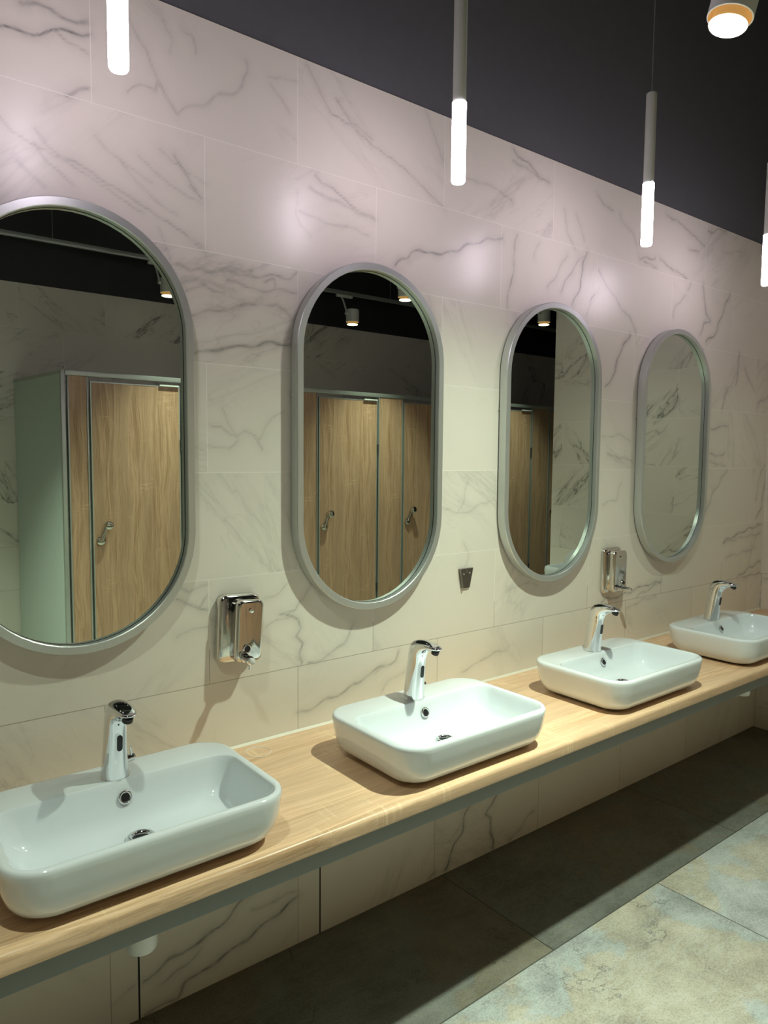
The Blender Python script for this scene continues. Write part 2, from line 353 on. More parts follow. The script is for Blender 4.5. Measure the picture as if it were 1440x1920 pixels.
# traced veins of the tiled wall: strength, width in mm, (x, z) along the wall
VEINS = [
(0.3,4,[(0.44,2.277),(0.468,2.238),(0.497,2.221),(0.527,2.197)]),
(0.3,3,[(0.642,2.282),(0.689,2.235),(0.744,2.194),(0.787,2.182)]),
(0.3,4,[(0.688,2.306),(0.745,2.268),(0.81,2.235),(0.862,2.219)]),
(0.25,8,[(0.405,2.222),(0.438,2.195),(0.466,2.175)]),
(0.25,6,[(1.164,2.268),(1.239,2.253),(1.337,2.256),(1.42,2.248)]),
(0.3,4,[(0.814,1.994),(0.785,2.017),(0.743,2.133)]),
(0.25,4,[(0.751,2.664),(0.779,2.622),(0.776,2.581)]),
(0.3,4,[(1.567,2.764),(1.637,2.726),(1.736,2.556)]),
(0.3,5,[(0.815,2.648),(0.845,2.638),(0.852,2.6)]),
(0.9,5,[(0.38,2.504),(0.446,2.518),(0.464,2.522),(0.505,2.539),(0.523,2.547),(0.573,2.56)]),
(0.6,7,[(0.42,2.576),(0.46,2.584),(0.506,2.577),(0.542,2.576),(0.574,2.584)]),
(0.4,4,[(0.499,2.534),(0.522,2.523),(0.565,2.517)]),
(0.6,7,[(0.514,2.405),(0.544,2.421),(0.573,2.428)]),
(0.35,5,[(0.669,2.628),(0.693,2.592),(0.715,2.568),(0.728,2.533),(0.743,2.505),(0.732,2.482),(0.7,2.481),(0.666,2.451)]),
(0.35,6,[(0.743,2.505),(0.763,2.472),(0.795,2.435),(0.82,2.455),(0.865,2.482),(0.943,2.533),(0.984,2.569),(1.005,2.602),(0.996,2.634)]),
(0.35,4,[(0.374,2.308),(0.401,2.28),(0.428,2.27),(0.48,2.26),(0.51,2.249),(0.571,2.22),(0.622,2.2),(0.702,2.165)]),
(0.4,5,[(0.446,2.305),(0.469,2.275),(0.498,2.258),(0.546,2.245),(0.609,2.216),(0.64,2.212),(0.742,2.161),(0.798,2.141),(0.866,2.11)]),
(0.3,4,[(0.579,2.329),(0.611,2.299),(0.676,2.264),(0.724,2.243)]),
(0.55,4,[(0.786,2.327),(0.814,2.293),(0.858,2.235)]),
(0.3,4,[(0.746,2.334),(0.789,2.305),(0.866,2.282)]),
(0.5,4,[(0.832,2.258),(0.862,2.233)]),
(0.5,4,[(0.831,2.119),(0.867,2.101)]),
(0.4,4,[(1.195,2.686),(1.223,2.65),(1.246,2.619),(1.28,2.574),(1.348,2.566),(1.391,2.546),(1.447,2.518),(1.515,2.507),(1.571,2.484),(1.62,2.458),(1.744,2.402)]),
(0.35,6,[(1.294,2.628),(1.344,2.577),(1.372,2.568),(1.437,2.538)]),
(0.3,5,[(1.059,2.619),(1.093,2.615),(1.155,2.634)]),
(0.3,5,[(1.067,2.6),(1.111,2.562),(1.137,2.533)]),
(0.55,4,[(1.22,2.385),(1.246,2.366),(1.291,2.355),(1.323,2.34),(1.368,2.319),(1.45,2.298)]),
(0.3,9,[(1.205,2.343),(1.258,2.33),(1.313,2.32),(1.441,2.302)]),
(0.2,4,[(1.164,2.317),(1.149,2.268),(1.164,2.233),(1.205,2.207)]),
(0.45,7,[(0.785,2.05),(0.806,2.048),(0.831,2.036),(0.857,2.05),(0.895,2.053),(1.004,2.072)]),
(0.45,6,[(0.914,2.053),(0.972,2.055),(1.053,2.062),(1.129,2.069),(1.158,2.092)]),
(0.4,5,[(0.795,2.008),(0.839,2.014),(0.871,2.008)]),
(0.4,6,[(0.805,1.99),(0.868,2.002),(0.921,1.998)]),
(0.35,6,[(0.933,2.034),(0.978,2.024),(1.032,2.021),(1.086,2.026),(1.155,2.031)]),
(0.4,5,[(1.053,2.045),(1.086,2.055),(1.086,2.029)]),
(0.3,8,[(0.8,2.019),(0.891,2.019),(0.955,2.007)]),
(0.4,5,[(0.822,1.925),(0.856,1.935),(0.913,1.945),(0.952,1.964),(1.032,1.978),(1.086,1.99),(1.136,1.959)]),
(0.7,7,[(0.829,1.819),(0.855,1.83),(0.915,1.845),(0.962,1.851),(1.011,1.864),(1.052,1.872),(1.095,1.873),(1.156,1.881)]),
(0.35,4,[(0.875,1.634),(0.905,1.632),(0.94,1.608),(0.964,1.598),(0.992,1.614),(1.016,1.607),(1.03,1.581),(1.042,1.563)]),
(0.3,4,[(0.874,1.57),(0.929,1.57),(0.964,1.59)]),
(0.3,4,[(0.918,1.676),(0.937,1.63),(0.964,1.598)]),
(0.3,4,[(1.107,1.677),(1.051,1.637),(1.03,1.596)]),
(0.4,5,[(0.781,1.192),(0.807,1.173),(0.836,1.177),(0.868,1.186)]),
(0.6,5,[(0.773,1.156),(0.806,1.141),(0.836,1.125),(0.867,1.115)]),
(0.4,5,[(0.836,1.125),(0.868,1.15)]),
(0.35,3,[(0.771,1.053),(0.813,1.059),(0.865,1.074)]),
(0.35,4,[(1.049,1.121),(1.089,1.142),(1.128,1.164)]),
(0.75,4,[(1.098,1.073),(1.133,1.067),(1.16,1.048),(1.164,1.021),(1.154,0.996),(1.175,0.974),(1.171,0.938),(1.177,0.905)]),
(0.4,4,[(1.098,1.073),(1.148,1.081),(1.185,1.108),(1.206,1.156)]),
(0.35,4,[(1.049,1.042),(1.107,1.055),(1.133,1.067)]),
(0.45,6,[(1.2,0.901),(1.299,0.922),(1.326,0.942),(1.379,1.001)]),
(0.6,6,[(1.163,0.752),(1.242,0.764),(1.342,0.789),(1.395,0.802),(1.424,0.826),(1.519,0.843),(1.549,0.855),(1.563,0.882)]),
(0.4,3,[(1.49,0.76),(1.52,0.784),(1.588,0.807)]),
(0.3,4,[(1.46,0.819),(1.519,0.843)]),
(0.4,4,[(1.867,0.756),(1.956,0.773),(1.985,0.789),(2.107,0.802)]),
(0.35,4,[(1.869,1.232),(1.898,1.19),(1.871,1.153)]),
(0.75,5,[(1.537,2.17),(1.557,2.196),(1.584,2.207),(1.6,2.225),(1.683,2.242),(1.742,2.243),(1.803,2.267),(1.875,2.302),(1.978,2.337),(2.037,2.354)]),
(0.6,5,[(2.087,2.687),(2.117,2.661),(2.181,2.651),(2.237,2.624),(2.301,2.611)]),
(0.35,9,[(2.088,2.644),(2.157,2.632),(2.25,2.615)]),
(0.3,6,[(1.838,2.518),(1.918,2.528),(2.029,2.516),(2.087,2.5)]),
(0.5,4,[(2.118,2.387),(2.108,2.311),(2.102,2.249),(2.084,2.17),(2.071,2.108)]),
(0.8,5,[(2.546,2.396),(2.526,2.348),(2.522,2.292),(2.497,2.23),(2.465,2.164)]),
(0.5,4,[(2.539,2.384),(2.464,2.321),(2.429,2.264),(2.381,2.213)]),
(0.5,4,[(2.622,2.248),(2.581,2.192),(2.548,2.136)]),
(0.35,3,[(2.247,2.377),(2.221,2.317)]),
(0.45,4,[(2.418,2.365),(2.361,2.277),(2.308,2.211)]),
(0.5,6,[(2.633,2.331),(2.696,2.272),(2.76,2.239),(2.802,2.197),(2.869,2.169),(2.904,2.131),(2.922,2.103)]),
(0.75,6,[(2.873,2.097),(2.835,2.049),(2.786,1.99),(2.774,1.922),(2.708,1.856)]),
(0.5,4,[(2.609,2.636),(2.648,2.61),(2.725,2.591)]),
(0.4,4,[(2.767,2.596),(2.78,2.567),(2.871,2.533),(2.902,2.484),(2.918,2.432)]),
(0.6,5,[(2.931,2.432),(3.053,2.455)]),
(0.6,5,[(3.097,2.456),(3.171,2.437),(3.232,2.422),(3.323,2.412)]),
(0.5,5,[(2.965,2.421),(3.065,2.419)]),
(0.6,5,[(3.132,2.664),(3.291,2.641),(3.356,2.619),(3.437,2.597),(3.478,2.589)]),
(0.6,5,[(3.337,2.548),(3.431,2.548)]),
(0.6,5,[(3.513,2.657),(3.595,2.685),(3.69,2.704)]),
(0.3,4,[(3.658,2.582),(3.907,2.64)]),
(0.7,5,[(3.479,2.4),(3.494,2.341),(3.521,2.264),(3.565,2.238),(3.505,2.213),(3.468,2.162)]),
(0.7,6,[(3.752,2.398),(3.698,2.313),(3.66,2.252),(3.638,2.202),(3.583,2.154),(3.532,2.133)]),
(0.5,5,[(3.364,2.391),(3.337,2.359)]),
(0.45,5,[(3.33,2.326),(3.243,2.274),(3.22,2.212)]),
(0.4,5,[(2.739,1.563),(2.865,1.549),(2.924,1.533)]),
(0.35,5,[(2.712,1.347),(2.81,1.367),(2.847,1.435)]),
(0.35,4,[(2.4,2.528),(2.421,2.439),(2.475,2.386)]),
(0.3,4,[(2.468,2.531),(2.506,2.476),(2.526,2.437)]),
(0.6,5,[(3.617,1.699),(3.78,1.726)]),
(0.55,5,[(3.611,1.583),(3.684,1.559),(3.776,1.584)]),
(0.5,5,[(3.614,1.542),(3.698,1.518),(3.782,1.517)]),
(0.5,5,[(3.802,1.495),(3.718,1.42),(3.656,1.366),(3.6,1.269)]),
(0.6,6,[(3.883,2.105),(3.873,2.029),(3.858,1.936)]),
(0.5,5,[(3.949,2.035),(3.971,2),(4.071,1.921)]),
(0.6,6,[(3.764,1.902),(3.717,1.807)]),
(0.5,5,[(4.233,1.896),(4.109,1.854)]),
(0.5,5,[(4.255,1.514),(4.191,1.493),(4.145,1.324)]),
(0.7,6,[(4.258,1.484),(4.214,1.282),(4.163,1.215)]),
(0.7,6,[(3.791,1.108),(3.917,1.134),(4.054,1.161),(4.231,1.181)]),
(0.5,5,[(3.792,1.102),(3.979,1.121),(4.223,1.13)]),
(0.7,6,[(3.975,0.904),(4.12,0.947),(4.266,0.974)]),
(0.5,6,[(4.037,0.895),(4.163,0.901),(4.261,0.904)]),
(0.4,5,[(3.828,1.025),(3.987,1.035),(4.173,1.051)]),
(0.75,5,[(2.712,0.911),(2.759,0.922),(2.831,0.923),(2.961,0.938),(3.069,0.954),(3.147,0.954),(3.202,0.964)]),
(0.6,5,[(2.997,0.906),(3.098,0.931),(3.202,0.956)]),
(0.35,6,[(2.919,0.859),(3.025,0.883),(3.165,0.892)]),
(0.35,4,[(1.75,1.373),(1.834,1.343),(1.907,1.357),(1.986,1.382)]),
(0.3,4,[(1.891,1.465),(1.86,1.398),(1.834,1.343)]),
(0.3,4,[(2.696,1.638),(2.814,1.653),(2.897,1.631)]),
(0.3,4,[(2.106,1.028),(2.23,1.057),(2.296,1.029)]),
(0.9,6,[(0.989,0.228),(0.941,0.202),(0.898,0.17),(0.831,0.149),(0.743,0.131),(0.666,0.104)]),
(0.6,4,[(0.831,0.133),(0.79,0.094),(0.711,0.075)]),
(0.9,6,[(1.157,0.156),(1.076,0.127),(1.002,0.101),(0.923,0.076),(0.838,0.056),(0.781,0.042),(0.757,0.013),(0.665,0.003)]),
(0.4,7,[(1.157,0.177),(1.049,0.176),(1.003,0.174)]),
(0.35,5,[(0.644,0.099),(0.615,0.089),(0.577,0.078)]),
(0.9,6,[(1.939,0.242),(1.9,0.195),(1.884,0.139),(1.844,0.092),(1.799,0.012)]),
(0.85,7,[(2.075,0.234),(2.052,0.187),(2.008,0.168),(2.042,0.138),(2.037,0.089),(2.057,0.044),(2.061,0.005)]),
(0.6,5,[(2.298,0.092),(2.214,0.039),(2.157,0.01)]),
(0.5,6,[(1.75,0.021),(1.714,0.012)]),
(0.3,8,[(1.873,0.168),(1.84,0.126)]),
]
def traced_wall():
    x0, x1, z1 = RX0, 4.25, TILED
    st = 0.0052
    xs = np.concatenate([[x0], np.arange(0.0, x1, st), [x1]]); zs = np.append(np.arange(0, z1, st), z1)
    nx, nz = len(xs), len(zs)
    X, Z = np.meshgrid(xs, zs)
    vein = np.zeros(X.shape); halo = np.zeros(X.shape)
    for s, wmm, pl in VEINS:
        wd = max(wmm, 4.2) * 0.00062; pw = 0.0
        for a, b in zip(pl, pl[1:]):
            ax, az = a; bx, bz = b
            pad = 0.06
            jx = np.where((xs > min(ax, bx) - pad) & (xs < max(ax, bx) + pad))[0]
            jz = np.where((zs > min(az, bz) - pad) & (zs < max(az, bz) + pad))[0]
            if not len(jx) or not len(jz): continue
            sl = np.s_[jz[0]:jz[-1] + 1, jx[0]:jx[-1] + 1]
            px_, pz_ = X[sl], Z[sl]
            wob = 0.0040 * np.sin(px_ * 47 + pz_ * 31) + 0.0018 * np.sin(px_ * 90 - pz_ * 104)
            px_ = px_ + wob; pz_ = pz_ - wob
            dx, dz = bx - ax, bz - az; L2 = dx * dx + dz * dz + 1e-9
            t_ = np.clip(((px_ - ax) * dx + (pz_ - az) * dz) / L2, 0, 1)
            d = np.hypot(px_ - ax - t_ * dx, pz_ - az - t_ * dz)
            vein[sl] = np.maximum(vein[sl], s * np.exp(-(d / wd) ** 2))
            halo[sl] = np.maximum(halo[sl], s * np.exp(-(d / 0.018) ** 2))
    idx = np.arange(nx * nz).reshape(nz, nx)
    co = np.stack([X, np.zeros_like(X), Z], -1).reshape(-1, 3)
    q = np.stack([idx[:-1, :-1], idx[:-1, 1:], idx[1:, 1:], idx[1:, :-1]], -1).reshape(-1, 4)
    me = bpy.data.meshes.new('wall_back')
    me.vertices.add(len(co)); me.vertices.foreach_set('co', co.ravel())
    me.loops.add(q.size); me.loops.foreach_set('vertex_index', q.ravel().astype(np.int32))
    me.polygons.add(len(q)); me.polygons.foreach_set('loop_start', np.arange(0, q.size, 4, dtype=np.int32))
    me.polygons.foreach_set('loop_total', np.full(len(q), 4, dtype=np.int32))
    me.update(calc_edges=True)
    for nm, arr in (('vein', vein), ('halo', halo)):
        at = me.attributes.new(nm, 'FLOAT', 'POINT'); at.data.foreach_set('value', arr.ravel().astype(np.float32))
    me.materials.append(M['marble'])
    o = bpy.data.objects.new('wall_back', me); COL.objects.link(o); o['kind'] = 'structure'
    return o
traced_wall()

# ------------------------------------------------------------------ room shell
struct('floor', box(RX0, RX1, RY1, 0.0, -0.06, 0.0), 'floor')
struct('ceiling', box(RX0 - .1, RX1 + .1, RY1 - .1, 0.1, CEIL, CEIL + 0.06), 'black_shaded')
struct('wall_back_upper', box(RX0, RX1, 0.010, 0.06, TILED + .001, CEIL), 'black_paint')
struct('trim_1', box(RX0, 4.25, 0.0, 0.010, TILED, TILED + 0.0015), 'silicone')
struct('wall_right', box(4.25, 4.40, -1.55, 0.0, 0.0, TILED), 'marble_y')
struct('wall_right_upper', box(4.262, 4.39, -1.54, 0.0, TILED, CEIL), 'black_paint')
struct('wall_front', box(RX0, RX1, RY1 - 0.06, RY1, 0.0, TILED), 'marble_x')
struct('wall_front_upper', box(RX0, RX1, RY1 - 0.06, RY1 - 0.012, TILED, CEIL), 'black_shaded')
struct('wall_left', box(RX0 - 0.06, RX0, RY1, 0.0, 0.0, TILED), 'marble_y')
struct('wall_left_upper', box(RX0 - 0.06, RX0 - 0.012, RY1, 0.0, TILED, CEIL), 'black_shaded')
struct('wall_end', box(RX1, RX1 + 0.06, RY1, 0.0, 0.0, TILED), 'marble_y')
struct('wall_end_upper', box(RX1 + 0.012, RX1 + 0.06, RY1, 0.0, TILED, CEIL), 'black_shaded')

# ------------------------------------------------------------------ worktop
CT, CB, CF = 0.695, 0.655, -0.566       # worktop top, underside, front
def worktop():
    t = thing('worktop', 'long light oak worktop running along the marble wall under the four basins', 'worktop', (1.3, -0.28, CB))
    x0, x1 = RX0 + .02, 4.245
    prof = [(-0.001, CB), (-0.001, CT)]
    r = 0.012
    for i in range(7):
        a = PI / 2 * i / 6; prof.append((CF + r - r * math.sin(a), CT - r + r * math.cos(a)))
    r = 0.006
    for i in range(5):
        a = PI / 2 * i / 4; prof.append((CF + r - r * math.cos(a), CB + r - r * math.sin(a)))
    bm = loft([[(x - 1.3, y + 0.28, z - CB) for y, z in prof] for x in (x0, x1)])
    o = link('slab', bm, 'oak_top', t, angle=50)
    bm = loft([[(x - 1.3, y + 0.28, z - CB) for y, z in ((-0.001, CT), (-0.001, CT + 0.007), (-0.004, CT + 0.005), (-0.008, CT + 0.0003))] for x in (x0, x1)])
    link('silicone_bead', bm, 'silicone', t)['label'] = 'cream silicone bead sealing the worktop to the wall'
worktop()
fr = thing('support_frame', 'grey steel support frame fixed under the front of the oak worktop', 'frame', (1.3, -0.3, 0.6))
link('front_rail', box(RX0 + .03 - 1.3, 2.94, CF + 0.020 + 0.3, CF + 0.048 + 0.3, 0.007, 0.0545, 0.002), 'rail', fr)
link('rear_rail', box(RX0 + .03 - 1.3, 2.94, 0.25, 0.295, 0.012, 0.0545, 0.002), 'rail', fr)
for X in (-0.4, 1.0, 1.85, 2.85, 3.8):
    link('cross_bar', box(X - 1.3 - .02, X - 1.3 + .02, CF + 0.345, 0.25, 0.015, 0.0545, 0.002), 'rail', fr)
# traps seen below the rail
def trap(label, X, Y, zb, X2):
    t = thing('bottle_trap', label, 'drain trap', (X, Y, zb), 'white drain traps under the worktop')
    link('cup', lathe([(0.012, 0), (0.030, 0.003), (0.033, 0.010), (0.033, 0.052), (0.026, 0.060), (0.019, 0.064), (0.019, 0.085)], n=28), 'whiteplastic', t)
    top = CB - zb - 0.004
    link('pipe', tube([(0, 0, 0.07), (0, 0, 0.1), (0, 0, 0.11), (X2 - X, 0.0, 0.112 if abs(X2 - X) > .05 else 0.112), (X2 - X, 0, 0.12), (X2 - X, 0, top)] if abs(X2 - X) > .05 else [(0, 0, 0.07), (0, 0, top)], 0.016), 'whiteplastic', t)
trap('white drain trap cup below the nearest basin, by a black seam', 0.522, -0.40, 0.487, 0.522)
trap('white drain trap just showing under the rail between second and third basins', 1.61, -0.40, 0.535, 1.61)
trap('white drain trap below the farthest basin', 3.222, -0.40, 0.502, 3.222)

# ------------------------------------------------------------------ basin (local origin: worktop level, basin centre x, wall y)
def make_basin(label):
    t = thing('basin', label, 'basin', (BX[0], 0, CT), 'white basins on the oak worktop')
    Y, HX, HY = -0.362, 0.288, 0.197
    L = []
    for ins, z, r in ((0.055, 0.004, 0.055), (0.050, 0.0055, 0.058), (0.034, 0.011, 0.066), (0.022, 0.021, 0.072), (0.013, 0.036, 0.076), (0.007, 0.056, 0.078), (0.003, 0.080, 0.080), (0.001, 0.100, 0.080), (0.0, 0.110, 0.080), (0.0015, 0.1155, 0.079), (0.005, 0.1190, 0.076), (0.010, 0.1200, 0.072)):
        L.append(rrect(0, Y, HX - ins, HY - ins, r, z, 10))
    # deck and bowl opening
    by, bh = -0.407, 0.1345
    L.append(rrect(0, by + 0.001, 0.271, bh + 0.003, 0.053, 0.1199, 10))
    for ins, z, r in ((0.0, 0.1192, 0.050), (0.0015, 0.1170, 0.048), (0.005, 0.106, 0.047), (0.011, 0.080, 0.046), (0.019, 0.055, 0.046), (0.029, 0.037, 0.048), (0.045, 0.028, 0.052), (0.065, 0.0235, 0.045), (0.095, 0.021, 0.03)):
        L.append(rrect(0, by, 0.268 - ins * 1.25, bh - ins, r, z, 10))
    bm = loft(L)
    link('body', bm, 'ceramic', t, angle=60)
    link('foot_seal', loft([rrect(0, Y, HX - 0.058, HY - 0.058, 0.055, 0.0005, 10), rrect(0, Y, HX - 0.058, HY - 0.058, 0.055, 0.006, 10)]), 'dark', t)
    link('drain', torus((0.012, -0.372, 0.0225), 0.0245, 0.0082, n=36), 'chrome', t)
    d = link('drain_hole', lathe([(0.0, 0.0215), (0.020, 0.0215), (0.020, 0.0225), (0.0, 0.0226)], (0.012, -0.372, 0), n=24, close=False), 'black', t)
    link('overflow_ring', torus((0.008, -0.2862, 0.083), 0.0125, 0.0032, normal=(0, -0.96, 0.28)), 'chrome', t)
    bm = cyl((0.008, -0.280, 0.0815), (0.008, -0.2872, 0.0837), 0.0115)
    link('overflow_hole', bm, 'black', t)
    return t
b0 = make_basin('nearest white rectangular basin, cropped by the left edge')
dup(b0, (BX[1], 0, CT), 'second white basin, wide one in the middle below the second mirror')
dup(b0, (BX[2], 0, CT), 'third white basin, below the third mirror and beside the small dispenser')
dup(b0, (BX[3], 0, CT), 'farthest white basin, cropped by the right edge near the corner')

# ------------------------------------------------------------------ sensor tap
ZR = CT + 0.120
def make_tap(label):
    t = thing('sensor_tap', label, 'tap', (BX[0], 0, ZR), 'chrome sensor taps')
    S = [(-.208, -.001, -.273, -.001, .0300), (-.208, .004, -.273, .004, .0300), (-.210, .02, -.2735, .02, .0288), (-.2135, .045, -.275, .045, .0272), (-.2185, .08, -.2785, .078, .0256),
         (-.2230, .115, -.282, .108, .0246), (-.2265, .140, -.286, .128, .0242), (-.2300, .158, -.292, .141, .0240), (-.2370, .171, -.301, .150, .0240),
         (-.250, .180, -.310, .1555, .0238), (-.268, .1855, -.3195, .159, .0232), (-.288, .1875, -.329, .1615, .0222), (-.308, .1865, -.3385, .1635, .0208),
         (-.326, .1835, -.3465, .1655, .0186), (-.341, .1790, -.3525, .1675, .0150), (-.352, .1740, -.3555, .1700, .0090), (-.3555, .1720, -.3562, .1714, .0030)]
    loops = []
    n = 36
    for ya, za, yb, zb, hw in S:
        c = Vector((0, (ya + yb) / 2, (za + zb) / 2)); e = Vector((0, (yb - ya) / 2, (zb - za) / 2)); lp = []
        for i in range(n):
            a = 2 * PI * i / n; ca, sa = math.cos(a), math.sin(a)
            p = 2 / 2.25
            x = hw * math.copysign(abs(ca) ** p, ca); k = math.copysign(abs(sa) ** p, sa)
            lp.append((x, c.y + e.y * k, c.z + e.z * k))
        loops.append(lp)
    link('body', loft(loops), 'chrome', t, angle=70)
    # sensor window on the front, facing the user
    lp0, lp1 = [], []
    for i in range(24):
        a = 2 * PI * i / 24; x = 0.0062 * math.cos(a); z = 0.088 + (0.0125 if math.sin(a) > 0 else -0.0125) + 0.0062 * math.sin(a)
        y = -0.2793 - (z - 0.088) * 0.10
        lp0.append((x, y + 0.004, z)); lp1.append((x, y - 0.0016, z))
    link('sensor_window', loft([lp0, lp1]), 'black', t, smooth=False)
    link('aerator', cyl((0, -0.338, 0.1660), (0, -0.3335, 0.1555), 0.0115, 0.0115), 'dark', t)
    m_ = link('mixing_lever', cyl((0.022, -0.238, 0.030), (0.047, -0.238, 0.032), 0.0080, bm=torus((0.044, -0.238, 0.032), 0.0080, 0.0012, (1, 0, 0), 20, 6)), 'chrome', t)
    link('lever_pin', cyl((0.040, -0.238, 0.032), (0.036, -0.243, 0.060), 0.0034, 0.0024, 12), 'chrome', m_)
    link('base_ring', lathe([(0.026, -0.0005), (0.0335, -0.0005), (0.0335, 0.0015), (0.026, 0.0018)], (0, -0.2405, 0)), 'chrome', t)
    return t
t0 = make_tap('chrome sensor tap with side lever on the nearest basin')
dup(t0, (BX[1], 0, ZR), 'chrome sensor tap on the second basin, in the middle of the view')
dup(t0, (BX[2], 0, ZR), 'chrome sensor tap on the third basin, below the small dispenser')
dup(t0, (BX[3], 0, ZR), 'chrome sensor tap on the farthest basin near the corner')

# ------------------------------------------------------------------ pill-shaped mirrors (local origin at the centre, wall y)
def pill(w_, h_, ins, y, n=28):
    R_ = w_ / 2 - ins; s = (h_ - w_) / 2; pts = []
    for k in range(2 * n + 2):
        top = k <= n
        a = PI * (k / n) if top else PI * ((k - 1) / n)
        pts.append((R_ * math.cos(a), y, R_ * math.sin(a) + (s if top else -s)))
    return pts
MW, MH, MZ = 0.585, 1.098, 1.603
def make_mirror(label):
    t = thing('wall_mirror', label, 'mirror', (BX[0], 0, MZ), 'oval mirrors on the marble wall')
    prof = [(0.0015, -0.006), (0.0, -0.008), (0.0, -0.040), (0.002, -0.0425), (0.020, -0.0425), (0.022, -0.041), (0.022, -0.019), (0.021, -0.006)]
    link('frame', loft([pill(MW, MH, i, y) for i, y in prof], ring=True), 'frame', t, angle=35)
    link('glass', loft([pill(MW, MH, 0.0215, -0.018), pill(MW, MH, 0.0215, -0.022)]), 'mirror', t, angle=35)
    link('backing', loft([pill(MW, MH, 0.016, -0.0005), pill(MW, MH, 0.016, -0.0178)]), 'black', t, angle=35)
    link('glass_gasket', loft([pill(MW, MH, 0.0215, -0.0218), pill(MW, MH, 0.0215, -0.0228), pill(MW, MH, 0.0232, -0.0228), pill(MW, MH, 0.0232, -0.0218)], ring=True), 'black', t)
    link('fixing_screw', cyl((-MW / 2 - 0.0035, -0.0035, 0.125), (-MW / 2 + 0.02, -0.0035, 0.125), 0.0032, n=14), 'chrome', t)
    return t
m0 = make_mirror('nearest and largest-looking pill-shaped mirror, reflecting the cubicle side panel')
dup(m0, (BX[1], 0, MZ), 'second pill-shaped mirror, reflecting two spotlights and oak doors')
dup(m0, (BX[2], 0, MZ), 'third pill-shaped mirror, reflecting half oak doors and half marble')
dup(m0, (BX[3], 0, MZ), 'farthest pill-shaped mirror, reflecting only marble wall')

# ------------------------------------------------------------------ pendants
def make_pendant(label):
    t = thing('pendant_lamp', label, 'pendant lamp', (BX[0] - 0.022, -0.42, 2.285), 'slim tube pendants along the wall')
    r = 0.0190
    link('diffuser', lathe([(0.004, 0.0), (r - 0.003, 0.001), (r, 0.006), (r, 0.209), (0.006, 0.2095)]), 'diffuser', t)
    link('tube', lathe([(0.006, 0.2095), (0.0178, 0.2095), (0.0178, 0.505), (0.0165, 0.508), (0.003, 0.509)]), 'white', t)
    link('cable', cyl((0, 0, 0.508), (0, 0, CEIL - 2.285 - 0.02), 0.0016, n=8), 'alu', t)
    link('ceiling_cup', lathe([(0.01, CEIL - 2.285 - 0.045), (0.04, CEIL - 2.285 - 0.04), (0.04, CEIL - 2.285 - 0.001), (0.01, CEIL - 2.285 - 0.0005)]), 'white', t)
    return t
p0 = make_pendant('nearest slim pendant, only its lit end showing at the top left')
for k, lb in ((1, 'second slim white pendant, its long tube crossing the black wall above the second mirror'), (2, 'third slim white pendant on a thin cable, above the third mirror'), (3, 'farthest slim pendant, cut by the right edge')):
    dup(p0, (BX[k] - 0.022 + 0.003 * k, -0.42, 2.285), lb)

# ------------------------------------------------------------------ track lighting
TRK = {'near': (-0.93, 2.925), 'mid': (-2.33, 3.01), 'far': (-3.27, 2.90)}
TL = {'near': 'lighting track nearest the basins', 'mid': 'lighting track over the middle of the room above the spot in the third mirror', 'far': 'thin pale lighting track reflected as a slanting line in the mirrors'}
for k, (y, z) in TRK.items():
    t = thing('lighting_track', TL[k], 'lighting track', (2.5, y, z))
    link('profile', box(-4.0, 4.6 if k != 'near' else 1.7, -0.014, 0.014, 0.0, 0.03, 0.003), 'alu', t)
    for X in (-3.0, -1.2, 0.6, 1.6):
        link('hanger_wire', cyl((X, 0, 0.03), (X, 0, CEIL - z - 0.003), 0.0015, n=8), 'alu', t)
def make_spot(label, loc, tilt, rr=0.055):
    """loc = centre of the lit mouth"""
    t = thing('track_spotlight', label, 'spotlight', loc, 'track spotlights')
    h = 0.10
    t.rotation_euler = tilt
    link('housing', lathe([(rr - 0.003, 0.0), (rr, 0.001), (rr, h), (rr - 0.004, h + 0.004), (0.01, h + 0.004)], close=False), 'white', t)
    link('reflector', lathe([(rr - 0.003, 0.0005), (rr - 0.010, 0.020), (rr * 0.7, 0.032), (0.006, 0.033)], close=False), 'reflector', t)
    link('lens', lathe([(0.004, -0.022), (rr * 0.80, -0.0215), (rr * 0.84, -0.018), (0.004, -0.0175)]), 'led', t)
    link('lens_sleeve', lathe([(rr * 0.74, -0.0172), (rr * 0.74, 0.026)], close=False), 'reflector', t)
    return t
